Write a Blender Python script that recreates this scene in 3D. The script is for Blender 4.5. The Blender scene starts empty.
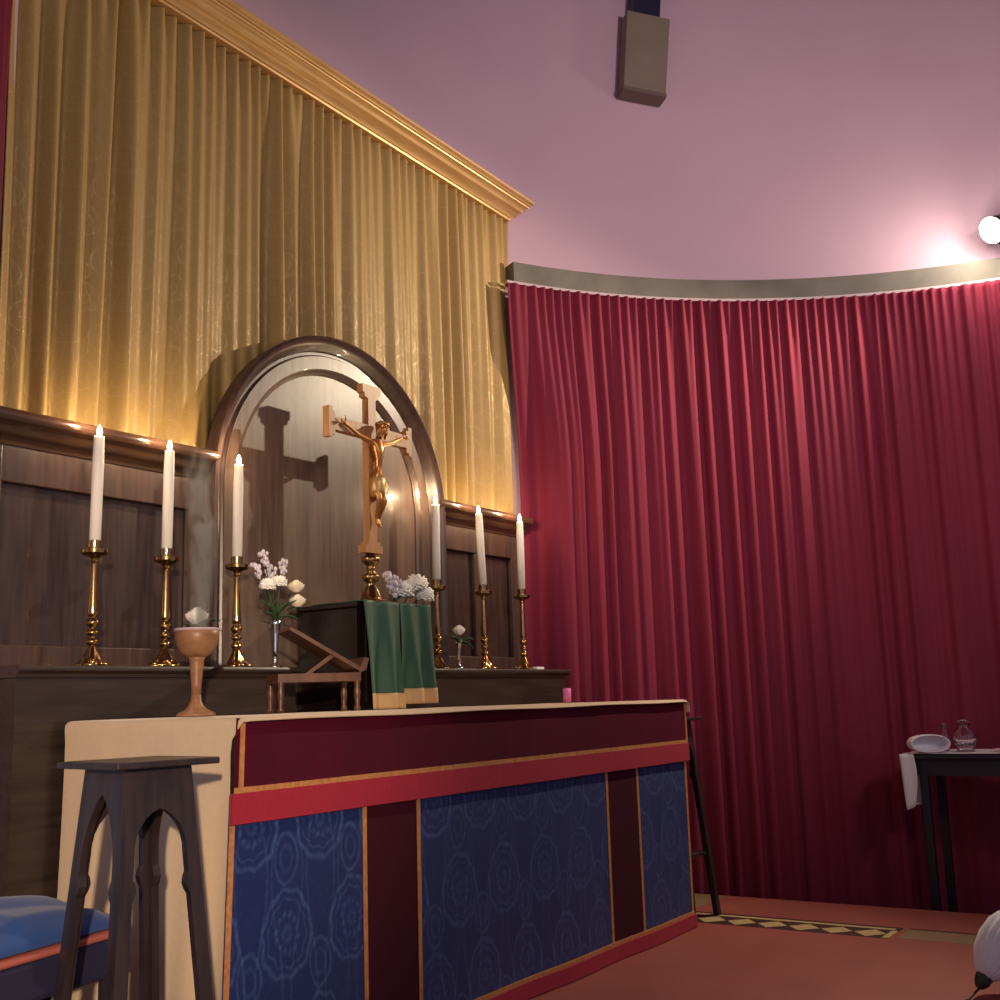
import bpy, bmesh, math, random
import numpy as np
from mathutils import Vector, Matrix
random.seed(7)
PI = math.pi
S = bpy.context.scene
C = S.collection
R_ = math.radians

# ------------------------------------------------------------------ camera
cd = bpy.data.cameras.new('camera'); cam = bpy.data.objects.new('camera', cd); C.objects.link(cam)
cd.sensor_width = 36; cd.lens = 36 * 1.139; cd.clip_start = .05; cd.clip_end = 100
_ax = Vector((0.5604847, -0.82756654, -0.03147257)); _ay = -Vector((0.12646834, 0.12308637, -0.98430458)); _az = -Vector((0.81845138, 0.54770737, 0.173649))
cam.matrix_world = Matrix(((_ax.x, _ay.x, _az.x, 0), (_ax.y, _ay.y, _az.y, 0), (_ax.z, _ay.z, _az.z, 1.03), (0, 0, 0, 1)))
S.camera = cam

# ------------------------------------------------------------------ world, lights, exposure
S.view_settings.view_transform = 'Standard'; S.view_settings.look = 'None'
S.view_settings.exposure = 0.0; S.view_settings.gamma = 1.0; S.view_settings.use_curve_mapping = False
w = bpy.data.worlds.new('world'); S.world = w; w.use_nodes = True
w.node_tree.nodes['Background'].inputs[0].default_value = (.50, .47, .60, 1)
w.node_tree.nodes['Background'].inputs[1].default_value = .46

def light(name, typ, loc, power, col, size=.1, aim=None, spot=None, blend=.5, parent=None, sy=None):
    l = bpy.data.lights.new(name, typ); l.energy = power; l.color = col
    if typ == 'AREA':
        l.size = size
        if sy: l.shape = 'RECTANGLE'; l.size_y = sy
    else: l.shadow_soft_size = size
    if typ == 'SPOT': l.spot_size = R_(spot); l.spot_blend = blend
    o = bpy.data.objects.new(name, l); C.objects.link(o); o.location = loc
    if aim is not None: o.rotation_euler = (Vector(aim) - Vector(loc)).to_track_quat('-Z', 'Y').to_euler()
    if parent: o.parent = parent
    return o
# added fill spots and a low nave lamp behind the camera, daylight from the nave window on the left
light('gold_curtain_fill_light', 'SPOT', (0.6, -2.2, 4.4), 230, (1, .82, .60), .2, (3.4, 3.4, 2.7), 50, 1)  # added unseen spot, brightens the gold curtain
light('nave_low_lamp_light', 'SPOT', (-4.0, -4.2, 2.20), 3200, (1, .76, .54), .10, (2.2, 2.95, .95), 15, .8)
light('nave_window_light', 'AREA', (-1.8, 1.6, 2.6), 10, (.42, .58, 1), 1.0, (2.4, 2.4, 0.8), sy=1.8)
light('apse_fill_light', 'SPOT', (2.4, -1.9, 3.4), 620, (1, .80, .74), .25, (6.5, 2.2, 3.6), 74, 1)  # added wide fill for the red curtain and apse wall, no lamp there

# ------------------------------------------------------------------ helpers
def srgb(r, g, b):
    f = lambda c: (c / 255 / 12.92) if c / 255 <= .04045 else ((c / 255 + .055) / 1.055) ** 2.4
    return (f(r), f(g), f(b), 1)

class N:                                       # tiny node-math wrapper
    def __init__(s, nt, sock): s.nt, s.s = nt, sock
    def _m(s, op, *o):
        n = s.nt.nodes.new('ShaderNodeMath'); n.operation = op
        for i, v in enumerate((s,) + o):
            if isinstance(v, N): s.nt.links.new(v.s, n.inputs[i])
            else: n.inputs[i].default_value = v
        return N(s.nt, n.outputs[0])
    def __add__(s, o): return s._m('ADD', o)
    def __sub__(s, o): return s._m('SUBTRACT', o)
    def __mul__(s, o): return s._m('MULTIPLY', o)
    def __truediv__(s, o): return s._m('DIVIDE', o)
    def pw(s, o): return s._m('POWER', o)
    def abs(s): return s._m('ABSOLUTE')
    def sin(s): return s._m('SINE')
    def sqrt(s): return s._m('SQRT')
    def rnd(s): return s._m('ROUND')
    def mx(s, o): return s._m('MAXIMUM', o)
    def mn(s, o): return s._m('MINIMUM', o)
    def lt(s, o): return s._m('LESS_THAN', o)
    def gt(s, o): return s._m('GREATER_THAN', o)
    def at2(s, o): return s._m('ARCTAN2', o)
    def line(s, c, wd):                        # soft line at value c
        n = (s - c).abs() / wd
        n = N(s.nt, n.s)
        k = s.nt.nodes.new('ShaderNodeMath'); k.operation = 'SUBTRACT'; k.use_clamp = True
        k.inputs[0].default_value = 1; s.nt.links.new(n.s, k.inputs[1])
        return N(s.nt, k.outputs[0])

def mat(name, col, rough=.6, metal=0, spec=.5, noise=None, bump=None, sheen=0, emit=None, trans=0, col2=None, stretch=(1, 1, 1), coat=0):
    m = bpy.data.materials.new(name); m.use_nodes = True; nt = m.node_tree
    b = nt.nodes['Principled BSDF']
    b.inputs['Base Color'].default_value = col; b.inputs['Roughness'].default_value = rough
    b.inputs['Metallic'].default_value = metal; b.inputs['Specular IOR Level'].default_value = spec
    b.inputs['Sheen Weight'].default_value = sheen; b.inputs['Transmission Weight'].default_value = trans
    b.inputs['Coat Weight'].default_value = coat
    if emit: b.inputs['Emission Color'].default_value = emit[0]; b.inputs['Emission Strength'].default_value = emit[1]
    if noise or bump:
        tc = nt.nodes.new('ShaderNodeTexCoord'); mp = nt.nodes.new('ShaderNodeMapping'); mp.inputs['Scale'].default_value = stretch
        nt.links.new(tc.outputs['Object'], mp.inputs[0])
    if noise:
        nz = nt.nodes.new('ShaderNodeTexNoise'); nz.inputs['Scale'].default_value = noise[0]; nz.inputs['Detail'].default_value = 5
        nt.links.new(mp.outputs[0], nz.inputs[0])
        rp = nt.nodes.new('ShaderNodeValToRGB'); rp.color_ramp.elements[0].position = .5 - noise[1]; rp.color_ramp.elements[1].position = .5 + noise[1]
        rp.color_ramp.elements[0].color = col; rp.color_ramp.elements[1].color = col2 or tuple(c * .6 for c in col[:3]) + (1,)
        nt.links.new(nz.outputs[0], rp.inputs[0]); nt.links.new(rp.outputs[0], b.inputs['Base Color'])
    if bump:
        n2 = nt.nodes.new('ShaderNodeTexNoise'); n2.inputs['Scale'].default_value = bump[0]; n2.inputs['Detail'].default_value = 4
        nt.links.new(mp.outputs[0], n2.inputs[0])
        bp = nt.nodes.new('ShaderNodeBump'); bp.inputs['Strength'].default_value = bump[1]; bp.inputs['Distance'].default_value = bump[2]
        nt.links.new(n2.outputs[0], bp.inputs['Height']); nt.links.new(bp.outputs[0], b.inputs['Normal'])
    return m

def tag(o, label=None, cat=None, group=None, kind=None):
    if label: o['label'] = label
    if cat: o['category'] = cat
    if group: o['group'] = group
    if kind: o['kind'] = kind
    return o
def empty(name, loc=(0, 0, 0), rz=0, label=None, cat=None, group=None):
    o = bpy.data.objects.new(name, None); C.objects.link(o); o.location = loc; o.rotation_euler = (0, 0, rz); o.empty_display_size = .05
    return tag(o, label, cat, group)
def obj(name, me, m, parent=None, smooth=False, loc=None, label=None):
    if isinstance(me, bmesh.types.BMesh):
        bm = me; me = bpy.data.meshes.new(name)
        bmesh.ops.recalc_face_normals(bm, faces=bm.faces); bm.to_mesh(me); bm.free()
    o = bpy.data.objects.new(name, me); C.objects.link(o)
    for k in (m if isinstance(m, (list, tuple)) else [m]): me.materials.append(k)
    if smooth:
        for p in me.polygons: p.use_smooth = True
        if smooth != 'all':
            try: me.set_sharp_from_angle(angle=R_(42))
            except Exception: pass
    if parent: o.parent = parent
    if loc: o.location = loc
    if label: o['label'] = label
    return o
def B(): return bmesh.new()
def box(bm, x0, x1, y0, y1, z0, z1, bev=0, mi=0):
    vs = [bm.verts.new((x, y, z)) for x in (x0, x1) for y in (y0, y1) for z in (z0, z1)]
    fs = [bm.faces.new([vs[i] for i in q]) for q in ((0, 1, 3, 2), (4, 6, 7, 5), (0, 4, 5, 1), (2, 3, 7, 6), (0, 2, 6, 4), (1, 5, 7, 3))]
    for f in fs: f.material_index = mi
    if bev:
        es = list({e for f in fs for e in f.edges}); bmesh.ops.bevel(bm, geom=es, offset=bev, segments=2, profile=.5, affect='EDGES')
    return bm
def prism(bm, pts, a, b, axis='y', mi=0):      # polygon pts in the plane across axis, extruded a..b
    def P(p, t): return {'y': (p[0], t, p[1]), 'x': (t, p[0], p[1]), 'z': (p[0], p[1], t)}[axis]
    A = [bm.verts.new(P(p, a)) for p in pts]; Bv = [bm.verts.new(P(p, b)) for p in pts]
    n = len(pts); fs = [bm.faces.new(A), bm.faces.new(Bv[::-1])]
    for i in range(n): fs.append(bm.faces.new((A[i], A[(i + 1) % n], Bv[(i + 1) % n], Bv[i])))
    for f in fs: f.material_index = mi
    return fs
def lathe(bm, prof, seg=32, c=(0, 0, 0), mod=None, mi=0):
    rings = []
    for r, z in prof:
        if r < 1e-5: rings.append([bm.verts.new((c[0], c[1], c[2] + z))]); continue
        ring = []
        for i in range(seg):
            a = 2 * PI * i / seg; rr = r * (mod(a, z) if mod else 1)
            ring.append(bm.verts.new((c[0] + rr * math.cos(a), c[1] + rr * math.sin(a), c[2] + z)))
        rings.append(ring)
    for A, D in zip(rings, rings[1:]):
        for i in range(seg):
            j = (i + 1) % seg
            if len(A) == 1 and len(D) == 1: continue
            if len(A) == 1: f = bm.faces.new((A[0], D[i], D[j]))
            elif len(D) == 1: f = bm.faces.new((A[i], A[j], D[0]))
            else: f = bm.faces.new((A[i], A[j], D[j], D[i]))
            f.material_index = mi
    for E in (rings[0], rings[-1]):
        if len(E) > 1:
            try: bm.faces.new(E).material_index = mi
            except Exception: pass
    return bm
def tube(bm, pts, r, seg=10, mi=0):
    pts = [Vector(p) for p in pts]; rs = r if isinstance(r, (list, tuple)) else [r] * len(pts); rings = []
    for i, p in enumerate(pts):
        t = (pts[min(i + 1, len(pts) - 1)] - pts[max(i - 1, 0)]).normalized()
        u = t.cross(Vector((0, 0, 1))) if abs(t.z) < .95 else t.cross(Vector((1, 0, 0))); u.normalize(); v = t.cross(u)
        rings.append([bm.verts.new(p + rs[i] * (math.cos(2 * PI * k / seg) * u + math.sin(2 * PI * k / seg) * v)) for k in range(seg)])
    for A, D in zip(rings, rings[1:]):
        for k in range(seg): bm.faces.new((A[k], A[(k + 1) % seg], D[(k + 1) % seg], D[k])).material_index = mi
    bm.faces.new(rings[0]).material_index = mi; bm.faces.new(rings[-1][::-1]).material_index = mi
    return bm
def grid_mesh(name, P, thick=0, closed=False):  # P: array (n, m, 3) -> sheet, optional thickness by offset along normals
    n, m = P.shape[:2]
    du = np.gradient(P, axis=0); dv = np.gradient(P, axis=1); nn = np.cross(du, dv); nn /= np.linalg.norm(nn, axis=2, keepdims=True) + 1e-12
    V = P.reshape(-1, 3); idx = np.arange(n * m).reshape(n, m)
    F = np.stack([idx[:-1, :-1], idx[1:, :-1], idx[1:, 1:], idx[:-1, 1:]], -1).reshape(-1, 4)
    faces = F.tolist(); verts = V
    if thick:
        V2 = (P - nn * thick).reshape(-1, 3); verts = np.vstack([V, V2]); k = n * m
        faces += (F[:, ::-1] + k).tolist()
        per = list(idx[:, 0]) + list(idx[-1, 1:]) + list(idx[-2::-1, -1]) + list(idx[0, -2:0:-1])
        for a, b in zip(per, per[1:] + per[:1]): faces.append([int(a), int(b), int(b) + k, int(a) + k][::-1])
    me = bpy.data.meshes.new(name); me.from_pydata([tuple(v) for v in verts], [], faces); me.update()
    return me
def smooth_noise(rng, x, period, amp=1):
    n = int((x.max() - x.min()) / period) + 4; k = rng.uniform(-1, 1, n); t = (x - x.min()) / period
    i = t.astype(int); f = t - i; f = f * f * (3 - 2 * f); return amp * (k[i] * (1 - f) + k[i + 1] * f)

# ------------------------------------------------------------------ materials
def wood(name, c1, c2, rough=.35, stretch=(14, 14, 1.2), coat=0, sc=3):
    return mat(name, srgb(*c1), rough, noise=(sc, .22), col2=srgb(*c2), stretch=stretch, bump=(sc * 8, .15, .002), coat=coat)
M = {}
M['wall'] = mat('plaster', srgb(198, 168, 184), .9, noise=(1.6, .45), col2=srgb(188, 156, 174), bump=(30, .12, .004))
M['concrete'] = mat('concrete', srgb(122, 116, 108), .85, noise=(5, .3), col2=srgb(96, 91, 84), bump=(40, .3, .004))
M['floor'] = mat('tile_red', srgb(160, 84, 74), .5, noise=(3, .35), col2=srgb(140, 72, 62), bump=(25, .1, .003))
M['ceiling'] = mat('ceiling', srgb(120, 92, 100), .9)
M['cream'] = mat('mosaic_cream', srgb(205, 182, 130), .5, noise=(40, .3), col2=srgb(170, 148, 104))
M['dark_tile'] = mat('mosaic_dark', srgb(66, 40, 34), .5, noise=(40, .3), col2=srgb(48, 30, 26))
M['stone'] = mat('stone_strip', srgb(142, 116, 88), .5, noise=(6, .3), col2=srgb(122, 98, 72))
M['rail'] = mat('white_rail', srgb(186, 166, 172), .5)
M['darkwood'] = wood('panel_wood', (70, 52, 48), (42, 30, 29), .30, coat=.2)
M['archwood'] = wood('arch_wood', (112, 90, 78), (82, 64, 54), .33, coat=.35)
M['stilewood'] = wood('stile_wood', (84, 62, 54), (58, 42, 38), .32, coat=.2)
M['railwood'] = wood('rail_wood', (88, 62, 48), (60, 42, 34), .22, (1.2, 14, 14), coat=.5)
M['gradwood'] = wood('gradine_wood', (58, 46, 40), (38, 29, 26), .35, (1.2, 14, 14), coat=.1)
M['blackwood'] = wood('stool_wood', (58, 46, 46), (34, 26, 28), .38, coat=.1)
M['tabwood'] = wood('tabernacle_wood', (30, 16, 16), (18, 9, 10), .35)
M['missal'] = wood('missal_wood', (112, 70, 44), (76, 46, 30), .35)
M['goblet'] = wood('turned_wood', (158, 114, 80), (120, 82, 56), .4, (4, 4, 14))
M['crosswood'] = wood('cross_wood', (208, 156, 108), (178, 126, 82), .4)
M['gilt'] = mat('gilded_wood', srgb(222, 184, 126), .38, metal=.4, noise=(6, .35), col2=srgb(196, 154, 98), stretch=(1, 6, 6))
M['brass'] = mat('brass', srgb(204, 166, 108), .17, metal=1, noise=(20, .4), col2=srgb(152, 118, 72))
M['bronze'] = mat('corpus_gold', srgb(196, 136, 76), .32, metal=.7)
M['silver'] = mat('silver', srgb(200, 200, 206), .2, metal=1)
M['wax'] = mat('wax', srgb(252, 246, 236), .5)
M['wax'].node_tree.nodes['Principled BSDF'].inputs['Subsurface Weight'].default_value = .15
M['wax'].node_tree.nodes['Principled BSDF'].inputs['Subsurface Radius'].default_value = (.03, .015, .008)
M['pinkwax'] = mat('pink_wax', srgb(222, 122, 178), .5)
M['flame'] = mat('flame', srgb(255, 220, 160), .5, emit=(srgb(255, 205, 140), 28))
M['bulb'] = mat('bulb', (1, 1, 1, 1), .5, emit=(srgb(255, 240, 215), 160))
M['wick'] = mat('wick', srgb(20, 16, 14), .9)
M['white'] = mat('linen', srgb(212, 188, 156), .85, sheen=.2, noise=(60, .4), col2=srgb(202, 176, 144), bump=(150, .15, .001))
M['whitecloth'] = mat('white_cloth', srgb(226, 222, 226), .8, sheen=.2, bump=(60, .1, .002))
M['velvet'] = mat('crimson_velvet', srgb(78, 2, 34), .75, sheen=.12, spec=.2, noise=(9, .3), col2=srgb(64, 2, 28))
M['velvet'].node_tree.nodes['Principled BSDF'].inputs['Sheen Tint'].default_value = srgb(200, 40, 70)
M['plum'] = mat('plum_velvet', srgb(58, 8, 28), .8, sheen=.06, spec=.2)
M['plum'].node_tree.nodes['Principled BSDF'].inputs['Sheen Tint'].default_value = srgb(150, 30, 60)
M['fringe'] = mat('red_fringe', srgb(172, 14, 50), .7, sheen=.05, noise=(40, .4), col2=srgb(148, 12, 44), stretch=(8, 8, .5), bump=(60, .5, .004))
M['braid'] = mat('gold_braid', srgb(206, 146, 84), .6, noise=(60, .3), col2=srgb(160, 100, 58), bump=(120, .6, .003))
M['green'] = mat('green_velvet', srgb(28, 84, 60), .6, sheen=.15, noise=(14, .3), col2=srgb(18, 62, 46), stretch=(4, 4, .6))
M['goldfringe'] = mat('gold_fringe', srgb(222, 186, 136), .6, noise=(30, .4), col2=srgb(192, 152, 104), stretch=(6, 6, .5), bump=(80, .5, .003))
M['petal'] = mat('white_petal', srgb(255, 252, 244), .6, sheen=.1)
M['cream_petal'] = mat('cream_petal', srgb(252, 242, 214), .6)
M['lilac'] = mat('lilac_petal', srgb(224, 216, 226), .6)
M['leaf'] = mat('leaf', srgb(66, 92, 50), .5, noise=(20, .3), col2=srgb(40, 62, 36))
M['black'] = mat('black_metal', srgb(28, 26, 30), .45)
M['navy'] = mat('navy_plastic', srgb(26, 28, 56), .5)
M['speaker'] = mat('speaker_grey', srgb(134, 118, 104), .7, noise=(6, .3), col2=srgb(120, 106, 92))
M['bluecloth'] = mat('blue_cloth', srgb(26, 78, 150), .8, sheen=.2, noise=(7, .3), col2=srgb(18, 58, 122))
M['pinkcloth'] = mat('pink_cloth', srgb(176, 94, 84), .8)
M['navycloth'] = mat('navy_upholstery', srgb(30, 28, 60), .8)
M['glass'] = mat('clear_glass', (1, 1, 1, 1), .03, trans=1)
M['plug'] = mat('grey_black', srgb(52, 46, 44), .6)

M['ebony'] = mat('ebony', srgb(22, 16, 22), .5)
def red_curtain_mat():
    m = mat('red_curtain', srgb(128, 39, 60), .8, sheen=.15, spec=.2, noise=(2.5, .35), col2=srgb(106, 31, 54), stretch=(3, 3, .25))
    b = m.node_tree.nodes['Principled BSDF']; b.inputs['Sheen Tint'].default_value = srgb(220, 70, 90)
    return m
M['red'] = red_curtain_mat()
def damask(name, base, hi, px, pz, x0, z0, rough=.55, metal=0., k=1., sheen=.2, hir=None):
    """woven ogee medallion pattern in object X / Z"""
    m = mat(name, base, rough, sheen=sheen, metal=metal); nt = m.node_tree; b = nt.nodes['Principled BSDF']
    tc = nt.nodes.new('ShaderNodeTexCoord'); sp = nt.nodes.new('ShaderNodeSeparateXYZ'); nt.links.new(tc.outputs['Object'], sp.inputs[0])
    wz = nt.nodes.new('ShaderNodeTexNoise'); wz.inputs['Scale'].default_value = 14; wz.inputs['Detail'].default_value = 3; nt.links.new(tc.outputs['Object'], wz.inputs[0])
    wob = (N(nt, wz.outputs[0]) - .5) * .035
    X = (N(nt, sp.outputs[0]) - x0) / px + wob; Z = (N(nt, sp.outputs[2]) - z0) / pz + wob
    tot = None
    for ox, oz in ((0, 0), (.5, .5)):
        u = X - ox; u = u - u.rnd(); v = Z - oz; v = v - v.rnd()
        um = u / .34; vm = v / .19
        # pointed at the top: narrow with height
        r = (um.pw(2) * ((v * 1.2) + 1.0) + vm.pw(2)).sqrt()
        ang = um.at2(vm)
        r = r + (ang * 10).sin() * .035
        f = r.line(1.0, .10) + r.line(.78, .05) * .7 + r.line(.45, .12) * ((ang * 6).sin().abs()) * .9 + r.line(.15, .12) * .7
        # small palmette between
        v2 = v - .335; u2 = u
        v2 = v2 - v2.rnd()
        r2 = ((u2 / .16).pw(2) + (v2 / .11).pw(2)).sqrt() + (ang * 9).sin() * .08
        f = f + r2.line(1.0, .14) * .9 + r2.line(.5, .16) * .5
        tot = f if tot is None else tot + f
    u = (X * 2); u = u - u.rnd(); s = (Z * 2 * PI).sin() * .16
    tot = tot + (u.abs() - .28 - s).abs().line(0, .05) * .5
    fine = nt.nodes.new('ShaderNodeTexNoise'); fine.inputs['Scale'].default_value = 60; fine.inputs['Detail'].default_value = 2; nt.links.new(tc.outputs['Object'], fine.inputs[0])
    fa = (tot * (N(nt, fine.outputs[0]) * 1.6) * k).mn(1.0)
    fa = fa + (N(nt, fine.outputs[0]) - .5).mx(0) * .5
    mx = nt.nodes.new('ShaderNodeMix'); mx.data_type = 'RGBA'; nt.links.new(fa.s, mx.inputs[0]); mx.inputs[6].default_value = base; mx.inputs[7].default_value = hi
    nt.links.new(mx.outputs[2], b.inputs['Base Color'])
    if hir is not None: nt.links.new((fa * (hir - rough) + rough).s, b.inputs['Roughness'])
    return m
M['blue'] = damask('blue_damask', srgb(8, 34, 92), srgb(54, 80, 134), .275, .61, 3.269, .405, .6, k=.8, sheen=.05)
M['gold'] = damask('gold_damask', srgb(162, 132, 76), srgb(174, 143, 84), .16, .30, 0, 0, .55, metal=.12, k=.8, hir=.34, sheen=.1)

# ------------------------------------------------------------------ setting
CX, CY, RC = 3.75, .39, 3.36
FZ = -.04
def ring(R0, R1, z0, z1, a0, a1, n=120):
    bm = B(); L = []
    for i in range(n + 1):
        a = R_(a0 + (a1 - a0) * i / n); c, s = math.cos(a), math.sin(a)
        L.append([bm.verts.new((CX + r * c, CY + r * s, z)) for r, z in ((R0, z0), (R1, z0), (R1, z1), (R0, z1))])
    for A, D in zip(L, L[1:]):
        for k in range(4): bm.faces.new((A[k], A[(k + 1) % 4], D[(k + 1) % 4], D[k]))
    bm.faces.new(L[0]); bm.faces.new(L[-1][::-1])
    return bm
st = lambda o: tag(o, kind='structure')
st(obj('wall_apse', ring(3.47, 3.62, -.3, 7.2, -30, 127, 150), M['wall'], smooth=True))
st(obj('trim_1', ring(3.37, 3.53, 3.420, 3.540, -30, 62.9, 110), M['concrete'], smooth=True))
st(obj('trim_6', ring(3.37, 3.53, 3.420, 3.540, 122, 127, 12), M['concrete'], smooth=True))
st(obj('floor', box(B(), -2.5, 5.97, .35, 3.9, -.30, FZ), M['floor']))
st(obj('floor.001', box(B(), -5, 8, -5, 4.2, -.42, -.30), M['floor']))
bm = B(); box(bm, -5, 8, -5, 4.2, 7.2, 7.35); st(obj('ceiling', bm, M['ceiling']))
# mosaic border inlaid in the floor
bm = B(); z = FZ + .001
def quad(pts, mi, zz): 
    f = bm.faces.new([bm.verts.new((x, y, zz)) for x, y in pts]); f.material_index = mi
YE = 1.55
box(bm, 5.235, 5.49, YE, 3.0, FZ - .004, z, mi=1)
quad([(5.42, YE + .02), (5.455, YE + .02), (5.455, 3.0), (5.42, 3.0)], 0, z + .0006)
yc = 1.652
while yc < 3.0:
    quad([(5.325 - .078, yc), (5.325, yc - .072), (5.325 + .078, yc), (5.325, yc + .072)], 0, z + .0006); yc += .152
quad([(5.245, YE + .0), (5.405, YE + .0), (5.405, YE + .03), (5.245, YE + .03)], 0, z + .0006)
st(obj('trim_2', bm, [M['cream'], M['dark_tile']]))
bm = B(); box(bm, 5.26, 5.465, .35, YE - .03, FZ - .004, z); st(obj('trim_3', bm, M['stone']))
bm = B(); box(bm, 5.465, 5.49, .35, YE - .03, FZ - .004, z + .0005); st(obj('trim_4', bm, M['dark_tile']))
bm = B(); box(bm, 5.55, 5.96, 2.60, 3.1, FZ - .004, z); st(obj('trim_5', bm, M['stone']))

# ------------------------------------------------------------------ red curtain round the apse
def folds(rng, s, T, p, amp, sh=.75, irr=1.):
    """gathered cloth offset; s along cloth, T rows 0 top .. 1 bottom"""
    ph = 2 * PI * (s / p) + smooth_noise(rng, s, p * 2.6, 3.4 * irr) + smooth_noise(rng, s, p * .9, .8)
    A = .95 + smooth_noise(rng, s, p * 1.7, .8)
    ph2 = 2 * PI * s / (p * 1.9) + smooth_noise(rng, s, p * 4, 2.5)
    ph3 = 2 * PI * s / (p * .52) + smooth_noise(rng, s, p * 2, 2)
    d1 = smooth_noise(rng, s, p * 5, .9); out = np.zeros((len(s), len(T)))
    for j, t in enumerate(T):
        top = math.exp(-t * 9)
        f = np.sin(ph + d1 * t * 2.2); f = np.sign(f) * np.abs(f) ** sh
        out[:, j] = amp * ((1 - .68 * top) * A * f * (.62 + .15 * t) + (.25 + .55 * t) * np.sin(ph2 + d1 * t) + (.55 * top + .16) * np.sin(ph3 + 1.5 * t * d1))
    return out
def curtain_arc(a0, a1, z0, z1, seed):
    rng = np.random.default_rng(seed); L = RC * R_(a1 - a0); n = int(L / .0085)
    s = np.linspace(0, L, n); T = np.linspace(0, 1, 46) ** 1.3; off = folds(rng, s, T, .115, .021)
    a = R_(a0) + s / RC; P = np.zeros((n, len(T), 3)); a_0 = a.copy()
    k = np.clip((np.degrees(a_0) - 59.5) / 3.0, 0, 1); k = k * k * (3 - 2 * k)
    for j, t in enumerate(T):
        q = min(1, t / .30); q = q * q * (3 - 2 * q)          # drawn back behind the altarpiece lower down
        a = a_0 - R_(1.7) * q * np.clip((np.degrees(a_0) - 50) / 14, 0, 1) if a1 < 90 else a_0
        r = RC - .045 + (.105 * k * q if a1 < 90 else 0) + off[:, j] * (1 - .5 * k); P[:, j, 0] = CX + r * np.cos(a); P[:, j, 1] = CY + r * np.sin(a); P[:, j, 2] = z1 + (z0 - z1) * t
    P[:, 0, 2] += .0015 * np.sin(s * 60)
    return grid_mesh('curtain', P, .002)
tag(obj('curtain', curtain_arc(-14, 64.2, -.285, 3.385, 3), M['red'], smooth='all'),
    'long crimson pleated curtain hanging round the right side of the curved wall', 'curtain')
tag(obj('curtain', curtain_arc(122.6, 126.5, -.285, 3.385, 5), M['red'], smooth='all'),
    'sliver of red curtain at far left beside the gold curtain', 'curtain')
tag(obj('curtain_rail', ring(3.338, 3.360, 3.392, 3.408, -14, 64, 120), M['rail'], smooth=True), 'thin white curved rail above the right crimson curtain', 'curtain rail')
tag(obj('curtain_rail', ring(3.338, 3.360, 3.392, 3.408, 122, 126.5, 20), M['rail'], smooth=True), 'short white curved rail at upper left beyond the gold curtain', 'curtain rail')

# ------------------------------------------------------------------ gold curtain and gilded cornice
rng = np.random.default_rng(11)
X0, X1 = 2.118, 5.348
def ztop(x): return 3.874 - (x - 2.75) * .022
n = 620; s = np.linspace(0, X1 - X0, n); T = np.linspace(0, 1, 50) ** 1.2
off = folds(rng, s, T, .135, .022, 1.1, 1.35)
P = np.zeros((n, len(T), 3))
for j, t in enumerate(T):
    x = X0 + s; zt = ztop(x) + .02; P[:, j, 0] = x + .006 * np.sin(3 * t + s * 2)
    seam = -.03 * np.exp(-((x - (2.60 - .03 * t)) / .012) ** 2)
    P[:, j, 1] = 3.468 + np.clip(off[:, j], -.032, .036) * (-1) - seam * .9; P[:, j, 2] = zt + (2.03 - zt) * t
tag(obj('curtain', grid_mesh('gold', P, .002), M['gold'], smooth='all'), 'tall gold damask curtain hanging behind the arched altarpiece', 'curtain')
# cornice: profile (y, z) swept along x with mitred right-hand return
YB = 3.43
prof = [(3.50, .0)] + [(YB - a, b) for a, b in ((0, 0), (.004, .008), (.013, .010), (.020, .020), (.032, .031), (.050, .039), (.062, .042), (.067, .046), (.072, .058), (.084, .067), (.098, .070), (.100, .075), (.111, .078), (.116, .086), (.128, .091), (.130, .104))] + [(3.50, .104)]
bm = B(); xa = 2.02; prev = None
secs = [(xa, 0), (3.2, 0), (4.2, 0), (5.326, 1)]
rows = []
for x, mit in secs:
    rows.append([bm.verts.new((x + (mit * (YB - y) * .6 if mit and y < 3.45 else (0 if not mit else -.0)), y, ztop(x) + zz)) for y, zz in prof])
for A, D in zip(rows, rows[1:]):
    for k in range(len(prof) - 1): bm.faces.new((A[k], A[k + 1], D[k + 1], D[k]))
# return along +y
ret = []
for y, zz in prof[1:-1]: ret.append(bm.verts.new((5.326 + (YB - y) * .6, 3.49, ztop(5.326) + zz)))
fr = rows[-1][1:-1]
for k in range(len(ret) - 1): bm.faces.new((fr[k], fr[k + 1], ret[k + 1], ret[k]))
bm.faces.new([rows[-1][0]] + fr[:1] + ret[:1]) ; bm.faces.new(rows[0])
bm.faces.new((rows[-1][-1], fr[-1], ret[-1]))
tag(obj('cornice', bm, M['gilt'], smooth=True), 'long gilded moulded cornice above the gold curtain', 'cornice')

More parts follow.
